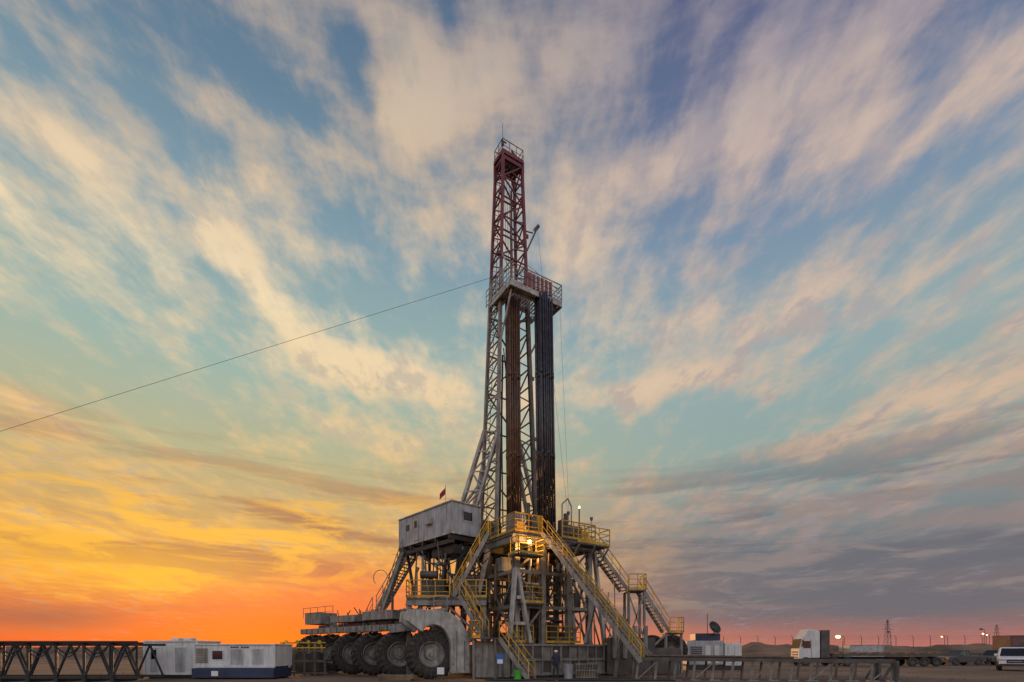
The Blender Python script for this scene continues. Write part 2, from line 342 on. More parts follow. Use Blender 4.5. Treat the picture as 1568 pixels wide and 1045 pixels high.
for b_ in (.3, 4, 7.6):
    for z in (4.5, 6.7): beam(sd_, R(.3, b_, z), R(6.2, b_, z), .16, .22)
    for a0, a1 in ((.3, 2.3), (4.4, 6.2)):
        beam(sd_, R(a0, b_, 2.2), R(a1, b_, 4.5), .11); beam(sd_, R(a1, b_, 4.5), R(a0, b_, 6.7), .11); beam(sd_, R(a0, b_, 6.7), R(a1, b_, 8.5), .11)
for a in (.3, 6.2):
    for z in (4.5, 6.7): beam(sd_, R(a, .3, z), R(a, 7.6, z), .16, .22)
    for b0, b1 in ((.3, 4), (4, 7.6)):
        beam(sd_, R(a, b0, 2.2), R(a, b1, 6.7), .11); beam(sd_, R(a, b1, 2.2), R(a, b0, 6.7), .11)
sl = B(RIG, "inclined_legs", "steel_light")
for p, q in ((R(.0, -.1, 6.8), R(-.5, -.2, 2.2)), (R(.1, -.1, 6.8), R(1.0, -.2, 2.2)), (R(6.6, .2, 8.4), R(7.6, .3, 2.2)), (R(-.2, 3, 8.4), R(-1.6, 3.2, 2.2)), (R(-.2, 7, 8.4), R(-2.0, 7, 2.2)), (R(6.6, 4, 8.4), R(7.8, 4, 2.2))):
    beam(sl, p, q, .2, .28)
for z in (3.4, 5.0): beam(sl, R(-.36+.2*(z-3), -.15, z), R(.75-.2*(z-3.2), -.15, z), .14, .2)
bo = B(RIG, "blowout_preventer", "pipe_rust")
for z0, z1, r in ((.1, 2.2, .45), (2.2, 2.4, .75), (2.4, 3.6, .55), (3.6, 3.8, .8), (3.8, 4.9, .6), (4.9, 5.1, .8), (5.1, 6.3, .7), (6.3, 8.3, .3)): tube(bo, R(3.1, 3, z0), R(3.1, 3, z1), r, 16)
for z in (3.0, 4.3): tube(bo, R(1.9, 3, z), R(4.3, 3, z), .25, 10)
for k in range(5): tube(bo, R(2.3+k*.22, .8, 8.2), R(2.1+k*.45, 1.2+.3*k, 2.4), .09, 8)
hy = B(RIG, "hydraulic_cylinders", "steel_light")
tube(hy, R(1.2, .6, 2.3), R(1.6, .8, 6.0), .16, 10); tube(hy, R(1.6, .8, 6), R(1.9, 1, 8.4), .09, 10)
tube(hy, R(5.2, .6, 2.3), R(5.0, .8, 6.0), .16, 10); tube(hy, R(5, .8, 6), R(4.9, 1, 8.4), .09, 10)
cl = B(RIG, "pipework_dark", "steel_dark"); cg = B(RIG, "pipework_grey", "steel_grey"); hs = B(RIG, "hoses", "steel_black")
for i in range(120):
    a = random.uniform(0, 6.4); b_ = random.uniform(.3, 7.5); z = random.uniform(2.4, 8)
    dd = random.choice(((1, 0, 0), (0, 1, 0), (0, 0, 1), (0, 0, 1)))
    l = random.uniform(1, 3.2); q = (min(6.45, a+dd[0]*l), min(7.8, b_+dd[1]*l), min(8.45, z+dd[2]*l))
    tube(random.choice((cl, cg, cl)), R(a, b_, z), R(*q), random.choice((.03, .04, .06, .1, .13)), 7)
for i in range(30):
    a = random.uniform(.2, 5.4); b_ = random.uniform(.5, 6.2); z0 = random.choice((2.15, 2.15, 4.7, 6.9)); 
    rbox(random.choice((cl, cl, cg)), a, a+random.uniform(.3, 1), b_, b_+random.uniform(.4, 1), z0, z0+random.uniform(.4, 1.6))
for i in range(34):
    a = random.uniform(0, 5.5); z = random.uniform(5, 8.5)
    cable(hs, R(a, random.uniform(-.1, 4), z), R(a+random.uniform(.6, 2), random.uniform(-.1, 4), z-random.uniform(-1, 1.5)), random.uniform(.4, 1.4), .03)
rail(yl, [R(-.3, -.0, 2.2), R(1.4, -.0, 2.2)], 1.1, .9); rail(yl, [R(2.4, -.0, 2.2), R(5.2, -.0, 2.2)], 1.1, .9)
rail(yl, [R(.4, -.2, 4.7), R(2.0, -.2, 4.7)], 1, .8); rbox(dk, .3, 2.1, -.25, .6, 4.6, 4.68)
lt = B(RIG, "base_tank", "steel_grey", .03); box(lt, -2.35, -.15, 31.0, 33.5, .08, 2.3)
for i in range(6): box(lt, -2.3+i*.42, -2.22+i*.42, 30.93, 31.0, .1, 2.25)
box(dk, -2.4, .3, 30.3, 31.0, 2.4, 2.48); rail(yl, [(-2.4, 31.0, 2.48), (-2.4, 30.3, 2.48), (-1.9, 30.3, 2.48)], 1.0, .6); rail(yl, [(.3, 30.3, 2.48), (.3, 31.0, 2.48)], 1.0, .6)
for x in (-2.3, -1, .2): beam(cg, (x, 30.4, .05), (x, 30.4, 2.4), .1)
st = B(RIG, "stair_treads", "steel_grey")
stairs(st, yl, (-1.5, 32.2, 9.1), (-3.7, 32.2, 5.1), (0, 1, 0), .9)
stairs(st, yl, (-3.2, 31.2, 5.05), (-1.75, 30.5, 2.5), (.4, .9, 0), .8)
stairs(st, yl, (-.75, 30.2, 2.45), (.95, 29.3, 0.02), (.47, .88, 0), .85)
lp = B(RIG, "engine_platform", "steel_dark"); box(lp, -6.6, -1.6, 32.0, 36.5, 4.85, 5.03)
for x in (-6.5, -4.2, -1.8):
    for y in (32.2, 36.3): beam(cg, (x, y, .1), (x, y, 4.85), .26)
beam(cg, (-6.6, 32.05, 4.7), (-1.6, 32.05, 4.7), .2, .3); beam(sd_, (-6.5, 32.2, .6), (-4.2, 32.2, 4.7), .14); beam(sd_, (-1.8, 32.2, 2.4), (-4.2, 32.2, 4.7), .14)
rail(yl, [(-6.6, 34.5, 5.03), (-6.6, 32.0, 5.03), (-3.9, 32.0, 5.03)], 1.1, .8); rail(yl, [(-2.9, 32, 5.03), (-1.6, 32, 5.03)], 1.1, .7)
en = B(RIG, "drawworks_engines", "steel_dark", .04); enl = B(RIG, "engine_exhausts", "steel_grey")
box(en, -5.9, -4.4, 33.2, 35.5, 5.05, 6.3); box(enl, -3.9, -2.4, 33.8, 35.8, 5.05, 6.6)
for x, y, z in ((-5.9, 33.8, 7.7), (-5.0, 34.2, 7.4), (-3.4, 34, 8.3), (-2.8, 34.2, 8.1), (-6.4, 34.3, 7.0)): tube(enl, (x, y, 5.1), (x, y, z), .09, 8); tube(enl, (x, y, z), (x+.12, y, z+.3), .11, 8)
tube(en, (-5.9, 33, 6.6), (-4.8, 33, 6.6), .25, 14)
for i in range(30):
    x = random.uniform(-6.3, -1.8); y = random.uniform(32.6, 36)
    tube(random.choice((en, enl, en)), (x, y, 5), (x+random.uniform(-.5, .5), y, random.uniform(6.5, 8.8)), random.choice((.04, .05, .08)), 6)
for i in range(8):
    z = random.uniform(5.4, 8.2); x = random.uniform(-6, -4); tube(random.choice((en, enl)), (x, 33.2+i*.3, z), (x+random.uniform(1.5, 3), 33.2+i*.3, z), random.choice((.05, .09)), 6)
cable(hs, (-6.6, 34, 8.6), (-3, 33, 8.0), 1.0, .04); cable(hs, (-6.0, 33, 8.2), (-1.5, 32.6, 7.6), 1.3, .04); cable(hs, (-5.2, 34, 8.8), (-1.0, 33, 8.4), .8, .035)
gs = B(RIG, "rear_stair", "steel_grey"); gr = B(RIG, "rear_stair_rails", "steel_grey")
stairs(gs, gr, (-7.7, 38.6, 9.2), (-10.6, 40.0, 5.0), (.43, .9, 0), 1.0); stairs(gs, gr, (-10.9, 40.0, 4.9), (-12.8, 41, 1.6), (.43, .9, 0), 1.0)
stairs(gs, gr, (-8.0, 37.4, 8.9), (-10.6, 39.2, 3.0), (.43, .9, 0), .3)
box(gs, -8.4, -6.6, 38.0, 39.8, 9.1, 9.2)
for x, y, z in ((-9.2, 39.4, 7), (-10.6, 40.2, 5)): beam(gs, (x, y, .1), (x, y, z), .16)
poly(gr, [V((-9.6, 38.6, 7.2))+V((math.cos(t)*.55-.3, 0, math.sin(t)*.6)) for t in [k*math.pi/8 for k in range(0, 11)]], .03)
vr = B(RIG, "v_door_ramp", "steel_grey")
A, Z_ = V((2.3, 32.9, 9.05)), V((8.0, 30.2, 1.35)); sv = V((.43, .9, 0)).normalized()
vr.add([A, A+sv*1.3, Z_+sv*1.3, Z_, A-V((0, 0, .12)), A+sv*1.3-V((0, 0, .12)), Z_+sv*1.3-V((0, 0, .12)), Z_-V((0, 0, .12))], [[3,2,1,0],[4,5,6,7],[0,1,5,4],[1,2,6,5],[2,3,7,6],[3,0,4,7]])
for s in (0, 1.3): beam(vr, A+sv*s-V((0, 0, .15)), Z_+sv*s-V((0, 0, .15)), .14, .42)
for s in (.3, .65, 1.0): beam(vr, A+sv*s+V((0, 0, .04)), Z_+sv*s+V((0, 0, .04)), .06, .06)
stairs(vr, yl, A-sv*.95, Z_-sv*.95-V((.2, 0, .3)), sv, .85, .22, 1.0)
beam(vr, A.lerp(Z_, .5)-V((0, 0, .3)), (4.6, 32, 2.2), .18); beam(vr, A.lerp(Z_, .75)-V((0, 0, .3)), (6.4, 31.8, .1), .16)
rs = B(RIG, "right_stair", "steel_grey")
stairs(rs, yl, (5.7, 35.0, 8.9), (8.2, 36.2, 6.0), (-.4, .9, 0), .9); box(dk, 8.1, 9.4, 35.9, 37.4, 5.9, 6.0); rail(yl, [(8.2, 35.9, 6), (9.4, 35.9, 6), (9.4, 37.4, 6)], 1.1, .6)
stairs(rs, yl, (9.3, 36.0, 5.9), (11.3, 36.6, 3.0), (-.3, .95, 0), .9); box(dk, 10.9, 12.2, 36.5, 38, 2.9, 3.0); rail(yl, [(11.2, 36.4, 3), (12.2, 36.4, 3), (12.2, 38, 3)], 1.1, .6)
for x, y, z in ((8.2, 36, 5.9), (9.3, 36, 5.9), (8.2, 37.3, 5.9), (9.3, 37.3, 5.9), (11.0, 36.6, 2.9), (12.1, 36.6, 2.9)): beam(rs, (x, y, .1), (x, y, z), .14)
beam(rs, (8.2, 36, 2.5), (9.3, 36, 5.7), .1); beam(rs, (9.3, 36, 2.5), (8.2, 36, 5.7), .1); beam(rs, (8.2, 36, 3), (9.3, 36, 3), .12); beam(rs, (8.2, 36, .3), (11, 36.6, 2.9), .12)
mt = B(RIG, "mud_piping", "steel_grey")
for i in range(7): tube(mt, (5.2+i*.55, 36.5, 2.0), (4.4+i*.4, 36.8, 7.2-i*.5), .07, 6)
for i in range(14):
    x = random.uniform(5.8, 8.0); tube(random.choice((mt, cl)), (x, 36.2, 2), (x+random.uniform(-.4, .4), 36.4, random.uniform(3.5, 7)), .05, 6)
box(B(RIG, "accumulator_unit", "steel_dark", .03), 6.5, 9.8, 35.0, 36, .1, 2.6); box(B(RIG, "accumulator_unit", "steel_dark"), 9.9, 11.6, 35.4, 37.2, .1, 1.9)
for i in range(4): tube(mt, (7+i*.7, 34.9, 1.2), (7+i*.7, 34.9, 3.4), .16, 10)
lm = B(RIG, "work_lamp", "lamp_orange"); LP = R(.9, -.35, 8.35); tube(lm, LP, LP+V((0, 0, .18)), .13, 10)
LQ = R(2.4, .5, 7.9); tube(lm, LQ, LQ+V((0, 0, .1)), .09, 10)
lm2 = B(RIG, "floor_lamps", "lamp_warm")
for p in (R(5.6, .6, ZD+2.35),): tube(lm2, p, p+V((0, 0, .12)), .05, 8)

# ---------------- transporter (rig moving wheels)
TR = "rig_transporter"
nrm = V((.42, -.91, 0))
for i, (px, D) in enumerate(((-4.98, 31.0), (-7.2, 32.5), (-9.6, 35.5), (-11.5, 37.0), (-13.9, 39.5), (-15.8, 41.0))):
    wheel(TR, "wheel_%d" % (i+1), (px, D, 1.5), nrm, 1.5, 1.05)
tf = B(TR, "frame", "steel_grey", .03); tg = B(TR, "gooseneck", "steel_light", .05); td_ = B(TR, "deck_machinery", "steel_dark", .03)
ax = V((.91, .42, 0))
arc = [(1.05*math.cos(t)+0.02, 1.75+1.5*math.sin(t)) for t in [math.pi*k/16 for k in range(0, 13)]]
pts = [(-1.6, 3.45), (-1.5, 4.1), (.2, 4.15), (1.1, 3.95), (1.7, 3.5), (2.1, 2.8), (2.25, 2.0), (2.25, .35), (1.07, .35)]+arc
prism(tg, pts, V((-4.6, 30.2, 0)), ax, V((0, 0, 1)), V((-.42, .91, 0)), .5)
prism(tg, pts, V((-5.3, 31.7, 0)), ax, V((0, 0, 1)), V((-.42, .91, 0)), .5)
tgl = B(TR, "gooseneck_ribs", "steel_grey")
for (u_, z0, z1) in ((1.4, .5, 2.9), (1.9, .5, 2.3)):
    p = V((-4.6, 30.17, 0))+ax*u_; beam(tgl, p+V((0, 0, z0)), p+V((0, 0, z1)), .05, .05)
for u_ in (1.2, 2.1):
    for z in (.5, .9, 1.3): p = V((-4.6, 30.16, 0))+ax*u_+V((0, 0, z)); tube(tgl, p, p+V((.42, -.91, 0))*.04, .04, 6)
for p, q, w, h in (((-4.0, 31.6, 3.5), (-15.5, 42, 3.5), .8, .5), ((-6.6, 32.2, 3.2), (-16.5, 40.6, 3.2), .5, .42), ((-4.98, 31.3, 1.5), (-7.6, 36.5, 1.5), .5, .5), ((-9.6, 35.5, 1.5), (-11.6, 40, 1.5), .5, .5), ((-13.9, 39.5, 1.5), (-15.5, 43.0, 1.5), .5, .5), ((-7.2, 32.6, 1.5), (-7.2, 32.6, 3.2), .45, .45), ((-11.5, 37.2, 1.5), (-11.5, 37.2, 3.2), .45, .45), ((-5.8, 31.9, 3.2), (-7.6, 31.9, 3.0), .5, .4)):
    beam(tf, p, q, w, h)
def obox(b, c, l, w, z0, z1, ang):
    old = T[0]; T[0] = Matrix.Translation(V(c)) @ Matrix.Rotation(ang, 4, 'Z'); box(b, -l/2, l/2, -w/2, w/2, z0, z1); T[0] = old
angt = math.atan2(.7, -.9)
obox(tf, (-8.6, 35.0, 0), 3.2, 1.6, 3.8, 4.4, angt); obox(tf, (-12.0, 38.2, 0), 3.0, 1.6, 3.8, 4.3, angt); obox(tf, (-15.3, 41.0, 0), 2.2, 1.5, 3.8, 4.7, angt); obox(td_, (-10.3, 36.6, 0), .8, 1.2, 3.8, 4.3, angt)
tube(td_, (-6.5, 33.4, 4.2), (-7.5, 34.4, 4.2), .3, 12)
for i in range(16):
    t = i/15; p = V((-6.6, 32.2, 3.2)).lerp(V((-16.5, 40.6, 3.2)), t)+V((-.15, -.22, 0)); beam(td_, p-V((0, 0, .2)), p+V((0, 0, .2)), .06)
rail(B(TR, "handrails", "steel_grey"), [(-13.5, 38.6, 4.3), (-16.8, 41.2, 4.3)], .8, 1.0, .025, 1, False)
rail(B(TR, "handrails", "steel_grey"), [(-4.0, 31.6, 4.2), (-6.6, 32.4, 4.0)], .9, .8)
for i in range(36):
    x = random.uniform(-15, -6); y = 31.5+(-x-4.5)*.85+random.uniform(-.3, 1)
    tube(random.choice((td_, tf)), (x, y, 3.5), (x+random.uniform(-1, 1), y+.3, random.uniform(3.9, 4.9)), .045, 6)
for i in range(5):
    x = -6.5-i*1.9; y = 32.0-(x+6.6)*.85-.4; cable(td_, (x, y, 3.1), (x-1.4, y+1.2, 3.1), .5, .035)
T2n = "rear_transporter_wheel"
wheel(T2n, "wheel", (12.3, 39.5, 1.75), V((-.3, -.95, 0)), 1.2, .9); beam(B(T2n, "axle_stand", "steel_dark"), (12.3, 40, .0), (12.3, 40, 2.2), 1.4, .8)
wheel(T2n, "wheel_inner", (11.0, 40.3, 1.75), V((-.3, -.95, 0)), 1.2, .9)

# ---------------- pipe rack / catwalk
PR = "pipe_catwalk"
pr = B(PR, "deck", "steel_dark"); pl = B(PR, "legs", "steel_grey"); pp = B(PR, "drill_pipes", "pipe_rust")
c0, c1 = V((7.3, 29.6, 0)), V((21.0, 28.2, 0)); cs = V((.1, .99, 0))
for s in (0, 1.6): beam(pr, c0+cs*s+V((0, 0, 1.25)), c1+cs*s+V((0, 0, 1.1)), .16, .2)
n = 13
for i in range(n+1):
    p = c0.lerp(c1, i/n); zt = 1.25-.15*i/n
    for s in (0, 1.6): beam(pl, p+cs*s+V((-.12, 0, 0)), p+cs*s+V((0, 0, zt-.1)), .1)
    beam(pl, p+V((0, 0, zt-.05)), p+cs*1.6+V((0, 0, zt-.05)), .12, .14); beam(pl, p+V((-.3, 0, .03)), p+V((.3, 0, .03)), .25, .06)
    if i % 3 == 0 and i < n: beam(pl, p+V((0, 0, .1)), c0.lerp(c1, (i+1)/n)+V((0, 0, zt-.15)), .05)
for s in range(7): tube(pp, c0+cs*(.2+s*.2)+V((.5, 0, 1.42)), c0.lerp(c1, .62)+cs*(.2+s*.2)+V((random.uniform(-.6, .4), 0, 1.32)), .07, 8)
eb = B(PR, "end_ramp", "steel_dark", .02)
for s in (0, 1.6): beam(eb, c1+cs*s+V((.1, 0, 0)), c1+cs*s+V((.1, 0, 1.15)), .32, .3); beam(eb, c1+cs*s+V((-.6, 0, .1)), c1+cs*s+V((0, 0, 1.0)), .1, .14)

# ---------------- lattice boom on the ground, left
LB = "lattice_boom"
lb = B(LB, "chords", "steel_black"); ll = B(LB, "lacing", "steel_black"); lh = B(LB, "cable_loops", "steel_black")
x0, x1 = -34, -20.2
for y, z in ((27.8, 2.05), (29.6, 2.05), (27.8, .25), (29.6, .25)): beam(lb, (x0, y, z), (x1, y+.2, z), .14)
n = 9
for i in range(n):
    xa = x0+(x1-x0)*i/n; xb = x0+(x1-x0)*(i+1)/n; xm = (xa+xb)/2
    for y in (27.85, 29.65):
        beam(ll, (xa, y, 2.05), (xa, y, .25), .1); beam(ll, (xa, y, .25), (xm, y, 2.05), .08); beam(ll, (xm, y, 2.05), (xb, y, .25), .08)
    beam(ll, (xa, 27.8, 2.05), (xa, 29.6, 2.05), .09); beam(ll, (xa, 27.8, 2.05), (xb, 29.6, 2.05), .06); beam(ll, (xa, 27.8, .1), (xa, 29.6, .1), .2)
    cable(lh, (xa+.1, 27.7, 2.0), (xb-.1, 27.7, 2.0), .42, .045); cable(lh, (xa+.1, 27.6, 1.95), (xb, 27.6, 2.0), .6, .03)
    box(lb, xa-.2, xa+.2, 27.6, 29.9, 2.12, 2.2)
beam(lb, (x0, 27.6, 2.2), (x1, 27.6, 2.2), .1, .07)

# ---------------- site cabins left
def cabin(name, x0, x1, y, z0, z1, dp, wm, features):
    b = B(name, "body", wm, .04); fr_ = B(name, "frame", wm); wn = B(name, "windows", "glass_dark"); sk_ = B(name, "skid", "steel_black")
    box(b, x0, x1, y, y+dp, z0, z1)
    nn = int((x1-x0)/.22)
    for i in range(1, nn): box(b, x0+i*(x1-x0)/nn-.02, x0+i*(x1-x0)/nn+.02, y-.01, y+.01, z0+.12, z1-.12)
    for x in (x0, x1): beam(fr_, (x, y-.02, z0), (x, y-.02, z1), .11)
    box(fr_, x0-.06, x1+.06, y-.07, y+dp+.06, z1+.003, z1+.08); box(fr_, x0-.06, x1+.06, y-.06, y+.01, z0-.06, z0+.08)
    box(sk_, x0+.2, x1-.2, y+.1, y+dp-.1, .0, z0-.01)
    for (t, fx0, fx1, fz0, fz1) in features:
        bb = wn if t == 'w' else B(name, "doors", "cabin_grey")
        box(bb, fx0, fx1, y-.05, y-.03, fz0, fz1)
        box(fr_, fx0-.05, fx1+.05, y-.028, y-.018, fz0-.05, fz1+.05)
cabin("site_cabin", -22.4, -19.2, 31.2, .3, 2.25, 2.5, "cabin_white", [('d', -22.0, -21.6, .4, 1.9), ('w', -21.95, -21.65, 1.2, 1.75), ('d', -20.5, -19.9, .4, 1.9)])
cabin("generator_container", -19.1, -14.3, 30.8, .75, 2.05, 2.5, "cabin_white", [('w', -18.0, -17.4, 1.2, 1.7), ('d', -16.9, -16.2, .9, 1.8), ('d', -15.6, -15.0, .9, 1.8)])
gb = B("generator_container", "fuel_tank_base", "cabin_blue", .03); box(gb, -19.1, -14.2, 30.5, 33, .08, .66); box(B("generator_container", "warning_panel", "sign_white"), -17.9, -17.5, 30.47, 30.49, .2, .5)
for i in range(9): box(B("generator_container", "louvres", "steel_grey"), -19.0+0.02, -18.3, 30.74, 30.78, 1.0+i*.1, 1.05+i*.1)
for i in range(7):
    if i != 3: box(B("generator_container", "lettering", "cabin_blue"), -16.9+i*.16, -16.79+i*.16, 30.75, 30.78, 1.88, 1.96)
for x in (-21.2, -20.4): box(B("site_cabin", "rooftop_units", "cabin_white", .03), x, x+.5, 31.8, 32.3, 2.33, 2.5)

MS = "manifold_skid"
ms = B(MS, "frame", "steel_dark"); my = B(MS, "valves", "yellow_paint")
for z in (.2, 1.0, 1.7): beam(ms, (-15.6, 35, z), (-12.8, 35, z), .14); beam(ms, (-15.6, 37, z), (-12.8, 37, z), .14)
for i in range(5): beam(ms, (-15.6+i*.7, 35, 0), (-15.6+i*.7, 35, 1.7), .12)
box(ms, -15.4, -13.4, 35.6, 36.8, .3, 1.5)
for i in range(7): tube(my, (-15.6+i*.43, 35.0, 1.6), (-15.6+i*.43, 35.0, 1.9+random.random()*.8), .06, 8)
for z in (1.9, 2.25): tube(my, (-15.8, 34.9, z), (-12.7, 34.9, z), .05, 8)
for i in range(4): lathe(my, (-15.3+i*.75, 34.7, 2.3), (0, -1, 0), [(-.02, .001), (-.02, .13), (.02, .13), (.02, .001)], 14)

# ---------------- satellite unit on the right
SU = "communications_cabin"
sb = B(SU, "body", "cabin_grey", .04); box(sb, 15.4, 18.6, 45, 47.4, .5, 2.6); box(B(SU, "side_unit", "cabin_white", .04), 18.7, 20.2, 45, 47, .4, 2.4); box(B(SU, "skid", "steel_black"), 15.3, 20.3, 45, 47.3, .0, .39)
box(B(SU, "roof_unit", "cabin_blue", .03), 16.2, 18.4, 45.2, 46.6, 2.62, 3.25)
for i in range(7): box(B(SU, "louvres", "steel_dark"), 15.7, 16.7, 44.95, 44.98, .9+i*.18, 1.0+i*.18)
for x in (17.2, 18.0, 19.2, 19.8): box(B(SU, "doors", "cabin_white"), x-.22, x+.22, 44.94, 44.98, .6, 2.2)
dsh = B(SU, "satellite_dish", "steel_black", smooth=True); dc = V((17.8, 45.0, 3.75))
lathe(dsh, dc, V((.35, -.8, .45)), [(-.16, .001), (-.14, .2), (-.05, .42), (.08, .6), (.06, .6), (-.17, .2), (-.2, .001)], 28)
tube(B(SU, "dish_mount", "steel_dark"), (17.8, 45.3, 2.6), dc, .05, 6); tube(B(SU, "antenna", "steel_dark"), (17.4, 45.6, 3.2), (17.4, 45.6, 5.0), .03, 5)

# ---------------- vehicles
def vehicle_T(x, y, ang, s=1.0): return Matrix.Translation((x, y, 0)) @ Matrix.Rotation(ang, 4, 'Z') @ Matrix.Scale(s, 4)
def small_car(name, x, y, ang, paint, pickup=False, s=1.0):
    T[0] = vehicle_T(x, y, ang, s)
    body = B(name, "body", paint, .05); gl_ = B(name, "windows", "glass_dark", .01); tr = B(name, "trim", "steel_black"); ch = B(name, "lights_grille", "chrome")
    L, W = 2.35, .93
    lower = [(-L, .45), (-L, 1.0), (-L+.1, 1.12), (1.1, 1.14), (2.1, 1.02), (2.35, .85), (2.38, .48), (1.9, .38), (-1.9, .38)]
    prism(body, lower, (0, -W, 0), (1, 0, 0), (0, 0, 1), (0, 1, 0), 2*W)
    xb, xt = (-.5, -.35) if pickup else (-L+.05, -L+.35)
    def hexa(b, bx0, bx1, tx0, tx1, z0, z1, wb, wt):
        b.add([(bx0,-wb,z0),(bx1,-wb,z0),(bx1,wb,z0),(bx0,wb,z0),(tx0,-wt,z1),(tx1,-wt,z1),(tx1,wt,z1),(tx0,wt,z1)], CUBE)
    hexa(gl_, xb+.05, 1.0, xt+.03, .28, 1.15, 1.74, .86, .72)
    hexa(body, xt-.02, .33, xt+.05, .2, 1.745, 1.83, .76, .70)
    for sy in (-1, 1):
        for (bx, tx) in ((1.02, .3), (xb+.06, xt+.04), (.0, -.05), (-1.05, -1.0)):
            if pickup and bx < -.6: continue
            beam(body, (bx, sy*.87, 1.13), (tx, sy*.735, 1.76), .08)
        beam(tr, (-1.2, sy*.95, .42), (1.2, sy*.95, .42), .06, .1); box(body, .75, .95, sy*1.05-.1, sy*1.05+.1, 1.15, 1.33)
        box(ch, 2.2, 2.37, sy*.7-.2, sy*.7+.2, .78, .93)
        for wx in (1.45, -1.4): wheel(name, "wheel_%d%d" % (wx > 0, sy > 0), (wx, sy*.84, .38), (0, sy, 0), .38, .26, False, "chrome", 20); lathe(tr, (wx, sy*.935, .40), (0, sy, 0), [(0, .001), (.004, .47)], 20)
    box(tr, 2.34, 2.41, -.48, .48, .62, .9); box(tr, 2.3, 2.45, -.9, .9, .4, .56); box(ch, 2.41, 2.43, -.4, .4, .72, .76)
    T[0] = Matrix.Identity(4)
small_car("white_suv", 43.6, 44.5, math.radians(228), "car_white", s=1.1)
small_car("parked_pickup", 52.5, 60.0, math.radians(185), "car_dark", True)
small_car("parked_car", 58.5, 62.0, math.radians(200), "car_dark")
TK = "flatbed_truck"
T[0] = vehicle_T(33.4, 58, math.radians(172))
cb = B(TK, "cab", "cabin_white", .08); cgk = B(TK, "cab_windows", "glass_dark", .01); ctr = B(TK, "chassis", "steel_black")
prism(cb, [(-.9, .9), (-.9, 3.9), (.2, 4.15), (.95, 3.1), (1.25, 1.9), (1.3, .55), (.6, .55), (.6, .9)], (0, -1.2, 0), (1, 0, 0), (0, 0, 1), (0, 1, 0), 2.4)
cgk.add([(1.0, -1.05, 3.05), (1.27, -1.05, 2.0), (1.27, 1.05, 2.0), (1.0, 1.05, 3.05)], [[0, 1, 2, 3]])
for sy in (-1.22, 1.22): box(cgk, .1, .85, sy-.01, sy+.01, 2.0, 2.8)
for sy in (-1.21, 1.21): box(ctr, .02, .05, sy-.01, sy+.01, 1.0, 3.0)
for i in range(3): box(ctr, 1.26, 1.33, -.8, .8, .9+i*.3, 1.05+i*.3)
box(ctr, -13, 1, -.45, .45, .75, 1.05); box(B(TK, "cab_rear_box", "steel_dark", .05), -1.9, -1.0, -1.2, 1.2, .9, 4.0)
box(B(TK, "flatbed", "steel_dark", .02), -14, -2.2, -1.25, 1.25, 1.15, 1.4)
for i in range(9): box(B(TK, "load_timbers", "wood", .02), -13+i*1.2, -12.7+i*1.2, -1.1, 1.1, 1.405, 1.6)
for wx in (.6, -2.4, -3.7, -10.2, -11.4, -12.6):
    for sy in (-1, 1): wheel(TK, "wheel_%d_%d" % (abs(wx*10), sy > 0), (wx, sy*1.1, .52), (0, sy, 0), .52, .35, False, "steel_dark", 20)
for sy in (-1.3, 1.3): box(ctr, .9, 1.05, sy-.12, sy+.12, 2.2, 2.9)
T[0] = Matrix.Identity(4)
FT = "parked_flatbed_trailer"
fb = B(FT, "deck", "steel_dark", .02); box(fb, 52, 64, 66, 68.4, 1.2, 1.5)
for wx in (60, 61.3, 62.6, 54): wheel(FT, "wheel_%d" % int(wx*10), (wx, 66.0, .52), (0, -1, 0), .52, .35, False, "steel_dark", 18)
cabin("storage_container", 76, 84, 78, .1, 4.0, 3, "container_brown", [])
cabin("storage_container.001", 55.5, 61, 84, .1, 2.6, 3, "cabin_grey", [])

# ---------------- small things
def drum(name, x, y, m, r=.29, h=.88):
    b = B(name, "body", m); lathe(b, (x, y, 0), (0, 0, 1), [(.0, .001), (0, r), (h*.33, r), (h*.34, r*1.04), (h*.36, r), (h*.66, r), (h*.67, r*1.04), (h*.69, r), (h, r), (h, r*.95), (h-.02, r*.94), (h-.02, .001)], 22)
drum("green_bin", .33, 29.6, "green_plastic", .22, .6)
for i, (x, y, m) in enumerate(((3.5, 31.6, "cabin_grey"), (5.0, 32.0, "cabin_blue"))): drum("oil_drum" if i == 0 else "oil_drum.001", x, y, m)
sg = "notice_board"; box(B(sg, "panel", "sign_white"), -4.3, -3.9, 29.4, 29.43, .35, .75)
for x in (-4.25, -3.95): beam(B(sg, "legs", "steel_dark"), (x, 29.46, 0), (x, 29.46, .7), .04)
sg = "safety_sign"; box(B(sg, "panel", "sign_blue"), -.9, -.5, 30.06, 30.08, .9, 1.5); box(B(sg, "face", "sign_white"), -.86, -.54, 30.045, 30.055, .95, 1.2)
for x in (-.85, -.55): beam(B(sg, "legs", "steel_dark"), (x, 30.1, 0), (x, 30.1, 1.5), .04)
hb = "hose_basket"; hbf = B(hb, "frame", "steel_grey")
for i in range(9):
    x = 3.9+i*.16; beam(hbf, (x, 31.0, .1), (x, 31.0, .9), .03); beam(hbf, (x, 31.7, .1), (x, 31.7, .9), .03)
for z in (.1, .5, .9): beam(hbf, (3.9, 31.0, z), (5.2, 31.0, z), .05); beam(hbf, (3.9, 31.7, z), (5.2, 31.7, z), .05)
box(B(hb, "timber", "wood", .02), 3.95, 5.1, 31.1, 31.6, .12, .6)
pb = B("timber_pile", "planks", "wood", .01)
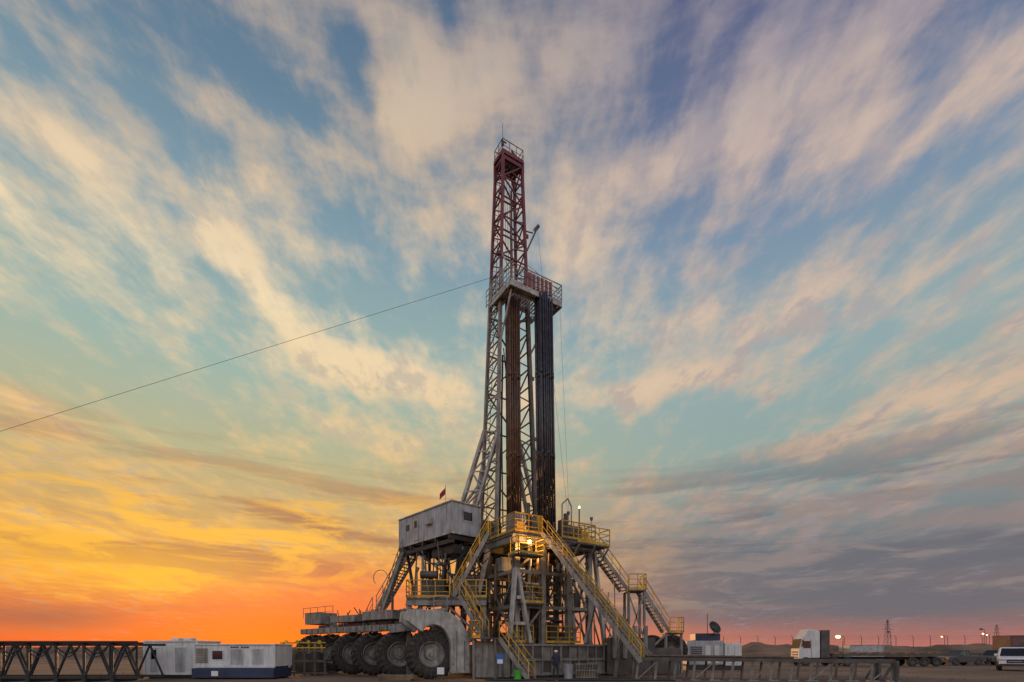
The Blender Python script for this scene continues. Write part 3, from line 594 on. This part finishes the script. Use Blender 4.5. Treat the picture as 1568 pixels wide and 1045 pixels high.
for i in range(12):
    old = T[0]; T[0] = Matrix.Translation((-6.6+random.uniform(-.2, .2), 29.0+(i % 4)*.22, .06+(i//4)*.11)) @ Matrix.Rotation(random.uniform(-.06, .06), 4, 'Z'); box(pb, -1, 1, -.1, .1, -.05, .05); T[0] = old
gh = B("ground_hoses", "hoses", "steel_black")
for k in range(5):
    x0_ = random.uniform(-2, 6); y0_ = random.uniform(28.6, 30); ph = random.random()*6
    poly(gh, [V((x0_+i*.35, y0_+.25*math.sin(i*.6+ph), .05)) for i in range(16)], .05, 6)

# ---------------- distant items
def pylon(name, x, y, h):
    b = B(name, "lattice", "steel_dark"); w = h*.09
    f = [(x-w, y-w, 0), (x+w, y-w, 0), (x+w, y+w, 0), (x-w, y+w, 0)]; t = [(x+(p[0]-x)*.15, y+(p[1]-y)*.15, h) for p in f]
    for i in range(4):
        beam(b, f[i], t[i], .12); lattice(b, b, f[i], t[i], f[(i+1) % 4], t[(i+1) % 4], 6, .06, 'X')
    for z, l in ((.72*h, .16*h), (.85*h, .12*h)): beam(b, (x-l, y, z), (x+l, y, z), .16)
pylon("transmission_tower", 220, 300, 20); pylon("transmission_tower.001", 284, 300, 17)
fn = B("perimeter_fence", "posts", "steel_dark"); fw = B("perimeter_fence", "wires", "steel_dark")
for i in range(30):
    x = 38+i*3.1; y = 92; z = 2.2
    beam(fn, (x, y, z-1.4), (x, y, z+1.9), .07); beam(fn, (x, y, z+1.9), (x-.25, y, z+2.3), .05)
for z in (.6, 1.1, 1.6, 1.9, 2.2): beam(fw, (38, 92, 2.2+z), (128, 92, 2.2+z), .018)
def light_pole(name, x, y, h, lit=True, k=1.0):
    b = B(name, "pole", "steel_dark"); tube(b, (x, y, 0), (x, y, h), .07, 8, .04); tube(b, (x, y, h), (x-.6, y, h+.1), .05, 6)
    c_ = V((x-.55, y, h)); lathe(B(name, "lamp", "lamp_warm" if lit else "steel_dark"), c_-V((0, 0, .15)), (0, 0, 1), [(0, .001), (.05*k, .2*k), (.2*k, .26*k), (.3*k, .12*k), (.32*k, .001)], 12)
light_pole("light_pole", 37.8, 58.5, 3.3); light_pole("light_pole.001", 88, 95, 4.9, True, .7); light_pole("light_pole.002", 80.3, 95, 4.4, True, .5); light_pole("light_pole.003", 74, 100, 5.4, False); light_pole("light_pole.004", 97, 104, 5.0, True, .6)
light_pole("light_pole.005", 83, 90, 5.5, False)

# ---------------- people
def person(name, x, y, face, s=1.0):
    me = bpy.data.meshes.new("body")
    P = [(0,0,.95),(0,0,1.15),(0,0,1.38),(0,0,1.47),(.0,-.01,1.53),(.0,-.01,1.60),
         (.1,0,.9),(.12,.02,.5),(.13,.0,.1),(.13,-.13,.05),(-.1,0,.9),(-.13,-.03,.5),(-.14,.0,.1),(-.15,-.13,.05),
         (.19,0,1.4),(.25,.02,1.13),(.22,-.12,.92),(.21,-.17,.84),(-.19,0,1.4),(-.26,.02,1.13),(-.24,-.08,.89),(-.24,-.12,.81)]
    E = [(0,1),(1,2),(2,3),(3,4),(4,5),(0,6),(6,7),(7,8),(8,9),(0,10),(10,11),(11,12),(12,13),(2,14),(14,15),(15,16),(16,17),(2,18),(18,19),(19,20),(20,21)]
    Rr = [.15,.14,.15,.06,.075,.09,.1,.075,.055,.05,.1,.075,.055,.05,.07,.055,.042,.04,.07,.055,.042,.04]
    me.from_pydata([V(p)*s for p in P], E, []); ob = bpy.data.objects.new("body", me); scene.collection.objects.link(ob)
    sm = ob.modifiers.new("Skin", 'SKIN')
    for i, r in enumerate(Rr): me.skin_vertices[0].data[i].radius = (r*s, r*s*.8)
    sub = ob.modifiers.new("Sub", 'SUBSURF'); sub.levels = 1; sub.render_levels = 2
    me.materials.append(MATS["coverall"])
    e = bpy.data.objects.new(name, None); scene.collection.objects.link(e); e.location = (x, y, 0); e.rotation_euler = (0, 0, face); ob.parent = e
    def extra(nm, m, prof, c, n=(0,0,1), seg=18):
        bf = Buf(); lathe(bf, c, n, prof, seg); mm = bpy.data.meshes.new(nm); mm.from_pydata(bf.v, [], bf.f); mm.materials.append(MATS[m])
        for p in mm.polygons: p.use_smooth = True
        o = bpy.data.objects.new(nm, mm); scene.collection.objects.link(o); o.parent = e
    extra("head", "skin", [(0,.001),(.01,.05),(.06,.08),(.12,.092),(.18,.088),(.22,.06),(.235,.001)], (0,-.01,1.49))
    extra("nose", "skin", [(-.03,.02),(0,.015),(.02,.001)], (0,-.1,1.6), (0,-1,0), 8)
    extra("hard_hat", "hat_white", [(0,.13),(.01,.13),(.012,.105),(.06,.1),(.1,.07),(.12,.001)], (0,-.015,1.64))
    for sx in (-1, 1):
        hx, hy, hz = (.21, -.17, .80) if sx > 0 else (-.24, -.12, .77)
        extra("palm", "skin", [(-.05,.001),(-.04,.03),(0,.036),(.05,.03),(.06,.001)], (hx, hy, hz))
        for k in range(4): extra("finger", "skin", [(-.09+.01*abs(k-1),.001),(-.08,.009),(0,.010),(.01,.001)], (hx-.027+k*.018, hy, hz-.035), (0, .2, 1), 6)
        extra("thumb", "skin", [(-.05,.001),(-.04,.01),(0,.011),(.01,.001)], (hx-.03*sx, hy-.01, hz), (.5*sx, .2, .8), 6)
    for sx in (.13, -.145): extra("boot", "boots", [(-.17,.001),(-.15,.045),(-.05,.055),(.05,.055),(.08,.03),(.085,.001)], (sx, -.05, .05), (0,1,0))
person("rig_worker", 2.62, 30.6, math.radians(20))

# ------------------------------------------------------------ realise meshes
groups = {}
for (grp, part, m), bf in STORE.items():
    if bf.v: groups.setdefault(grp, []).append((part, m, bf))
for grp, parts in groups.items():
    allv = [v for _, _, bf in parts for v in bf.v]
    lo = V([min(v[i] for v in allv) for i in range(3)]); hi = V([max(v[i] for v in allv) for i in range(3)])
    c = O+E1*3.2+E2*4 if grp == "drilling_rig" else (lo+hi)/2
    c = V((c.x, c.y, max(0, lo.z)))
    e = bpy.data.objects.new(grp, None); e.location = c; scene.collection.objects.link(e)
    for part, m, bf in parts:
        me = bpy.data.meshes.new(part); me.from_pydata([v-c for v in bf.v], [], bf.f); me.materials.append(MATS[m]); me.validate(); me.update()
        bmm = bmesh.new(); bmm.from_mesh(me); bmesh.ops.recalc_face_normals(bmm, faces=bmm.faces); bmm.to_mesh(me); bmm.free()
        ob = bpy.data.objects.new(part, me); scene.collection.objects.link(ob); ob.parent = e
        if bf.bevel:
            md = ob.modifiers.new("Bevel", 'BEVEL'); md.width = bf.bevel; md.segments = 2; md.limit_method = 'ANGLE'
        if bf.smooth or part.startswith("pipe_stands"):
            for p in me.polygons: p.use_smooth = True

# ------------------------------------------------------------ ground + berms
gm = bpy.data.materials.new("desert_ground"); gm.use_nodes = True; nt = gm.node_tree; N = nt.nodes; L = nt.links; bs = N["Principled BSDF"]; bs.inputs["Roughness"].default_value = .95
tc = N.new("ShaderNodeTexCoord"); n1 = N.new("ShaderNodeTexNoise"); n1.inputs["Scale"].default_value = .12; n1.inputs["Detail"].default_value = 6; L.new(tc.outputs["Object"], n1.inputs[0])
mp = N.new("ShaderNodeMapping"); mp.inputs["Scale"].default_value = (.25, 2.2, 1); mp.inputs["Rotation"].default_value = (0, 0, .2); L.new(tc.outputs["Object"], mp.inputs[0])
n2 = N.new("ShaderNodeTexNoise"); n2.inputs["Scale"].default_value = 1; n2.inputs["Detail"].default_value = 7; n2.inputs["Roughness"].default_value = .7; L.new(mp.outputs[0], n2.inputs[0])
n3 = N.new("ShaderNodeTexNoise"); n3.inputs["Scale"].default_value = 9; n3.inputs["Detail"].default_value = 5; L.new(tc.outputs["Object"], n3.inputs[0])
ad = N.new("ShaderNodeMath"); ad.operation = 'ADD'; L.new(n1.outputs[0], ad.inputs[0]); L.new(n2.outputs[0], ad.inputs[1])
rp = N.new("ShaderNodeValToRGB"); rp.color_ramp.elements[0].color = (.06, .036, .023, 1); rp.color_ramp.elements[1].color = (.24, .15, .09, 1)
dv_ = N.new("ShaderNodeMath"); dv_.operation = 'MULTIPLY'; dv_.inputs[1].default_value = .78; L.new(ad.outputs[0], dv_.inputs[0]); rp.color_ramp.elements[0].position = .6; rp.color_ramp.elements[1].position = .95
L.new(dv_.outputs[0], rp.inputs[0]); L.new(rp.outputs[0], bs.inputs["Base Color"])
ad2 = N.new("ShaderNodeMath"); ad2.operation = 'ADD'; L.new(n2.outputs[0], ad2.inputs[0]); L.new(n3.outputs[0], ad2.inputs[1])
bp = N.new("ShaderNodeBump"); bp.inputs["Strength"].default_value = .6; bp.inputs["Distance"].default_value = .08; L.new(ad2.outputs[0], bp.inputs["Height"]); L.new(bp.outputs[0], bs.inputs["Normal"])
me = bpy.data.meshes.new("ground"); me.from_pydata([(-4000, -200, 0), (4000, -200, 0), (4000, 6000, 0), (-4000, 6000, 0)], [], [[0, 1, 2, 3]]); me.materials.append(gm)
scene.collection.objects.link(bpy.data.objects.new("ground", me))
def berm(name, x0, x1, y, w, h, n=140, seed=0):
    vs, fs = [], []; m_ = 10
    for i in range(n+1):
        x = x0+(x1-x0)*i/n
        end = min(1, i/8, (n-i)/8)
        for j in range(m_+1):
            t = j/m_; yy = y+(t-.5)*w
            z = h*max(0, math.sin(math.pi*t))**.8*(.75+.35*noise.noise(V((x*.06, t*2, seed)))+.18*noise.noise(V((x*.4, t*5, seed))))*end
            vs.append((x, yy+.6*noise.noise(V((x*.2, t, 4))), z-.02))
    for i in range(n):
        for j in range(m_): a = i*(m_+1)+j; fs.append([a, a+m_+1, a+m_+2, a+1])
    me = bpy.data.meshes.new(name); me.from_pydata(vs, [], fs); me.materials.append(gm)
    for p in me.polygons: p.use_smooth = True
    scene.collection.objects.link(bpy.data.objects.new(name, me))
berm("sand_berm", 34, 190, 92, 12, 3.6); berm("sand_berm.001", -190, -30, 130, 16, 2.9, seed=3); berm("distant_dunes", -900, 900, 900, 160, 11, 200, 5)
vs, fs = [], []
for i in range(1400):
    x = random.uniform(-30, 34); y = random.uniform(26, 60); s = random.uniform(.02, .09)
    o = len(vs)
    for d in ((1,0,0),(-.9,.2,0),(0,1,.1),(.1,-1,0),(0,0,.8),(0,0,-.5)): vs.append((x+d[0]*s*random.uniform(.6,1.2), y+d[1]*s*random.uniform(.6,1.2), d[2]*s+.01))
    for f in ((0,2,4),(2,1,4),(1,3,4),(3,0,4)): fs.append([o+k for k in f])
me = bpy.data.meshes.new("gravel"); me.from_pydata(vs, [], fs); me.materials.append(gm); scene.collection.objects.link(bpy.data.objects.new("gravel", me))

# ------------------------------------------------------------ world sky
w = bpy.data.worlds.new("World"); scene.world = w; w.use_nodes = True; nt = w.node_tree; N = nt.nodes; L = nt.links
w.cycles.sampling_method = 'MANUAL'; w.cycles.sample_map_resolution = 256
bg = N["Background"]
def M(op, a, b=None, c=None, clamp=False):
    n = N.new("ShaderNodeMath"); n.operation = op; n.use_clamp = clamp
    for i, x in enumerate((a, b, c)):
        if x is None: continue
        if isinstance(x, (int, float)): n.inputs[i].default_value = x
        else: L.new(x, n.inputs[i])
    return n.outputs[0]
def SS(x, lo, hi, o0=0., o1=1.):
    n = N.new("ShaderNodeMapRange"); n.interpolation_type = 'SMOOTHSTEP'; L.new(x, n.inputs[0])
    for i, v in enumerate((lo, hi, o0, o1)): n.inputs[i+1].default_value = v
    return n.outputs[0]
def MIX(f, a, b, mode='MIX'):
    n = N.new("ShaderNodeMix"); n.data_type = 'RGBA'; n.blend_type = mode
    for s, x in ((0, f), (6, a), (7, b)):
        if isinstance(x, (int, float, tuple)): n.inputs[s].default_value = x
        else: L.new(x, n.inputs[s])
    return n.outputs[2]
tc = N.new("ShaderNodeTexCoord"); sp = N.new("ShaderNodeSeparateXYZ"); L.new(tc.outputs["Generated"], sp.inputs[0])
X, Y, Z = sp.outputs
Zc = M('MAXIMUM', Z, 0.0)
hh = M('SQRT', M('ADD', M('MULTIPLY', X, X), M('MULTIPLY', Y, Y)))
W_ = M('DIVIDE', Zc, M('MAXIMUM', hh, .05)); AZ = M('ARCTAN2', X, Y)
sa = math.radians(-36)
S = M('DIVIDE', M('ADD', M('MULTIPLY', X, math.sin(sa)), M('MULTIPLY', Y, math.cos(sa))), M('MAXIMUM', hh, .05))
side = SS(S, .48, 1.0)
RN = 1.4
wn = M('DIVIDE', W_, RN)
def ramp2(stops):
    n = N.new("ShaderNodeValToRGB"); L.new(wn, n.inputs[0]); cr = n.color_ramp
    cr.elements[0].position = 0; cr.elements[0].color = srgb(*stops[0][1]); cr.elements[1].position = 1; cr.elements[1].color = srgb(*stops[-1][1])
    for p, c in stops[1:-1]:
        e = cr.elements.new(p/RN); e.color = srgb(*c)
    return n.outputs[0]
clrL = ramp2([(0,(225,80,45)),(.03,(250,108,40)),(.08,(218,118,66)),(.14,(220,142,74)),(.22,(205,163,98)),(.34,(182,178,138)),(.5,(156,180,170)),(.75,(128,156,168)),(1.0,(100,128,150)),(1.4,(74,98,128))])
clrR = ramp2([(0,(200,116,102)),(.02,(172,110,102)),(.06,(122,105,108)),(.15,(108,109,116)),(.24,(130,138,139)),(.36,(146,166,160)),(.52,(144,168,172)),(.75,(120,142,166)),(1.0,(96,108,142)),(1.4,(78,82,118))])
cldL = ramp2([(0,(225,85,45)),(.05,(250,125,50)),(.11,(255,170,55)),(.18,(252,188,74)),(.28,(232,186,115)),(.45,(236,204,156)),(.62,(246,220,178)),(.85,(222,194,160)),(1.4,(158,150,150))])
cldR = ramp2([(0,(190,115,105)),(.06,(114,102,108)),(.14,(118,112,116)),(.22,(168,144,134)),(.36,(208,178,152)),(.6,(212,186,164)),(.85,(200,178,166)),(1.1,(160,150,158)),(1.4,(128,122,140))])
clear = MIX(side, clrR, clrL); cloudc = MIX(side, cldR, cldL)
den = M('ADD', Zc, .10)
cv = N.new("ShaderNodeCombineXYZ"); L.new(M('DIVIDE', X, den), cv.inputs[0]); L.new(M('DIVIDE', Y, den), cv.inputs[1])
def noi(sx, sy, rot, sc, det, dist=0, rough=.55, off=(0, 0, 0), src=None):
    mp = N.new("ShaderNodeMapping"); mp.inputs["Scale"].default_value = (sx, sy, 1); mp.inputs["Rotation"].default_value = (0, 0, rot); mp.inputs["Location"].default_value = off
    L.new(src or cv.outputs[0], mp.inputs[0]); n = N.new("ShaderNodeTexNoise"); n.noise_dimensions = '2D'; n.inputs["Scale"].default_value = sc; n.inputs["Detail"].default_value = det; n.inputs["Distortion"].default_value = dist; n.inputs["Roughness"].default_value = rough
    L.new(mp.outputs[0], n.inputs[0]); return n.outputs[0]
aw = N.new("ShaderNodeCombineXYZ"); L.new(AZ, aw.inputs[0]); L.new(W_, aw.inputs[1])
a1 = noi(2.0, .95, .1, 1.2, 3, .1, off=(3, 1, 0)); a2 = noi(3.2, 1.5, -.15, 2.2, 7, .15, .6, (7, 2, 0)); a3 = noi(5.0, 3.4, .5, 3.0, 6, .1, .62, (1, 9, 0))
a4 = noi(1, 1.7, .1, 8, 6, .2, .55, (5, 5, 0), aw.outputs[0])
f = M('ADD', M('ADD', M('MULTIPLY', a1, .30), M('MULTIPLY', a2, .36)), M('ADD', M('MULTIPLY', a3, .15), M('MULTIPLY', a4, .19)))
f = M('MULTIPLY_ADD', f, 1.2, -.10)
def blob(px, py, rx, ry, tilt, amp):
    u = (px-784)/784; v = (997-py)/784; k = 1/math.sqrt(1+u*u)
    mp = N.new("ShaderNodeMapping"); mp.vector_type = 'TEXTURE'
    mp.inputs["Location"].default_value = (math.atan(u), v*k, 0); mp.inputs["Rotation"].default_value = (0, 0, math.radians(tilt)); mp.inputs["Scale"].default_value = (rx/784*k*k, ry/784*k, 1)
    L.new(aw.outputs[0], mp.inputs[0]); g = N.new("ShaderNodeTexGradient"); g.gradient_type = 'SPHERICAL'; L.new(mp.outputs[0], g.inputs[0])
    return g.outputs["Fac"], amp
for bb in [(650,150,180,110,30,.24),(570,20,150,70,0,.12),(430,215,220,70,-15,.14),(110,230,260,70,-35,.13),(320,340,110,70,-40,.15),(440,490,230,60,-50,.20),(610,580,260,45,-5,.24),(1080,215,300,80,12,.20),(900,50,300,100,0,.12),(690,350,120,90,20,.12),
           (220,840,360,60,0,.12),(1300,680,300,28,-3,.16),(1010,590,220,28,3,.16),(1480,600,200,50,10,.12),(760,120,200,150,0,.08),(1450,180,260,50,20,.14),(1100,540,180,70,20,.10),(1460,400,180,70,20,.10),(880,340,200,120,0,.12),
           (350,100,180,80,-20,-.12),(1290,310,260,90,15,-.13),(600,455,120,70,0,-.10),(200,600,320,90,0,-.06),(545,120,50,130,10,-.15),(1250,620,250,40,0,-.06),(950,690,300,60,0,-.06),(20,60,220,140,0,-.10),(1400,60,260,80,10,-.12),(500,700,300,60,0,-.04)]:
    g, amp = blob(*bb); f = M('MULTIPLY_ADD', g, amp, f)
dens = SS(f, .40, .68)
col = MIX(M('MULTIPLY', dens, .92), clear, cloudc)
core = SS(f, .58, .80)
col = MIX(M('MULTIPLY', core, .35), col, MIX(.3, cloudc, (1, .86, .64, 1)))
shd = noi(3.6, 2.0, .3, 2.8, 6, .1, .6, (11, 4, 0))
col = MIX(M('MULTIPLY', M('MULTIPLY', SS(shd, .48, .66), dens), .5), col, MIX(side, srgb(140, 138, 156), srgb(160, 160, 156)))
# low bands near horizon
b1 = noi(1.3, 11, 0, 1.6, 6, .3, .6, (2, 3, 0), aw.outputs[0]); bandw = M('MULTIPLY', SS(W_, .02, .07), SS(W_, .22, .42, 1, 0))
bd = M('MULTIPLY', SS(b1, .46, .62), bandw)
col = MIX(M('MULTIPLY', bd, .75), col, MIX(side, srgb(104, 103, 112), srgb(164, 110, 80)))
b2 = noi(2.2, 12, .03, 2.2, 7, .4, .62, (8, 1, 0), aw.outputs[0])
gold = M('MULTIPLY', M('MULTIPLY', SS(b2, .48, .64), SS(W_, .05, .1)), SS(W_, .2, .36, 1, 0))
col = MIX(M('MULTIPLY', gold, .8), col, MIX(side, srgb(142, 128, 126), srgb(255, 188, 60)))
def glow(px, py, rx, ry, c, amt, col):
    g, _ = blob(px, py, rx, ry, 0, 1)
    return MIX(M('MULTIPLY', SS(g, 0, 1), amt), col, c)
col = glow(60, 945, 330, 40, srgb(146, 88, 76), .75, col)
col = glow(560, 930, 300, 100, srgb(232, 108, 60), .8, col)
col = glow(850, 985, 420, 40, srgb(228, 124, 80), .7, col)
col = glow(450, 970, 320, 80, srgb(255, 88, 22), .95, col)
col = glow(150, 865, 420, 70, srgb(255, 186, 44), .6, col)
sky = N.new("ShaderNodeTexSky"); sky.sky_type = 'NISHITA'; sky.sun_disc = False; sky.sun_elevation = math.radians(2.5); sky.sun_rotation = math.radians(-26)
sc = N.new("ShaderNodeVectorMath"); sc.operation = 'SCALE'; sc.inputs["Scale"].default_value = .008; L.new(sky.outputs[0], sc.inputs[0])
va = N.new("ShaderNodeVectorMath"); va.operation = 'ADD'; L.new(col, va.inputs[0]); L.new(sc.outputs[0], va.inputs[1])
rear_fill = M('MULTIPLY_ADD', SS(M('MULTIPLY', Y, -1.0), -.15, .6), 1.9, 1.0)  # added fill: sky behind the camera brightened to light the rig front
vb = N.new("ShaderNodeVectorMath"); vb.operation = 'SCALE'; L.new(va.outputs[0], vb.inputs[0]); L.new(rear_fill, vb.inputs["Scale"])
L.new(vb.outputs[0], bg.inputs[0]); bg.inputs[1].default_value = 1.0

# ------------------------------------------------------------ lights
sd = bpy.data.lights.new("sun", 'SUN'); sd.energy = 1.3; sd.angle = math.radians(3); sd.color = (1, .5, .2); so = bpy.data.objects.new("sun", sd); scene.collection.objects.link(so)
ez = math.radians(3); az = math.radians(-26); sp_ = V((math.sin(az)*math.cos(ez), math.cos(az)*math.cos(ez), math.sin(ez))); so.rotation_euler = (-sp_).to_track_quat('-Z', 'Y').to_euler()
def pt(name, loc, e, c, r=.15):
    l = bpy.data.lights.new(name, 'POINT'); l.energy = e; l.color = c; l.shadow_soft_size = r; o = bpy.data.objects.new(name, l); o.location = loc; scene.collection.objects.link(o)
pt("work_lamp_light", LP+V((0, -.25, -.2)), 190, (1, .5, .12)); pt("work_lamp_light.001", LQ-V((0, 0, .25)), 170, (1, .55, .18))
pt("yard_lamp_light", (37.2, 58, 3.3), 60, (1, .55, .2))

# ------------------------------------------------------------ camera
cd = bpy.data.cameras.new("camera"); cam = bpy.data.objects.new("camera", cd); scene.collection.objects.link(cam)
cam.location = (0, 0, 1.7); cam.rotation_euler = (math.radians(90), 0, 0); cd.lens = 18; cd.sensor_width = 36; cd.shift_y = .3026; cd.clip_end = 10000
scene.camera = cam
scene.view_settings.view_transform = 'Standard'; scene.view_settings.look = 'None'; scene.view_settings.exposure = 0
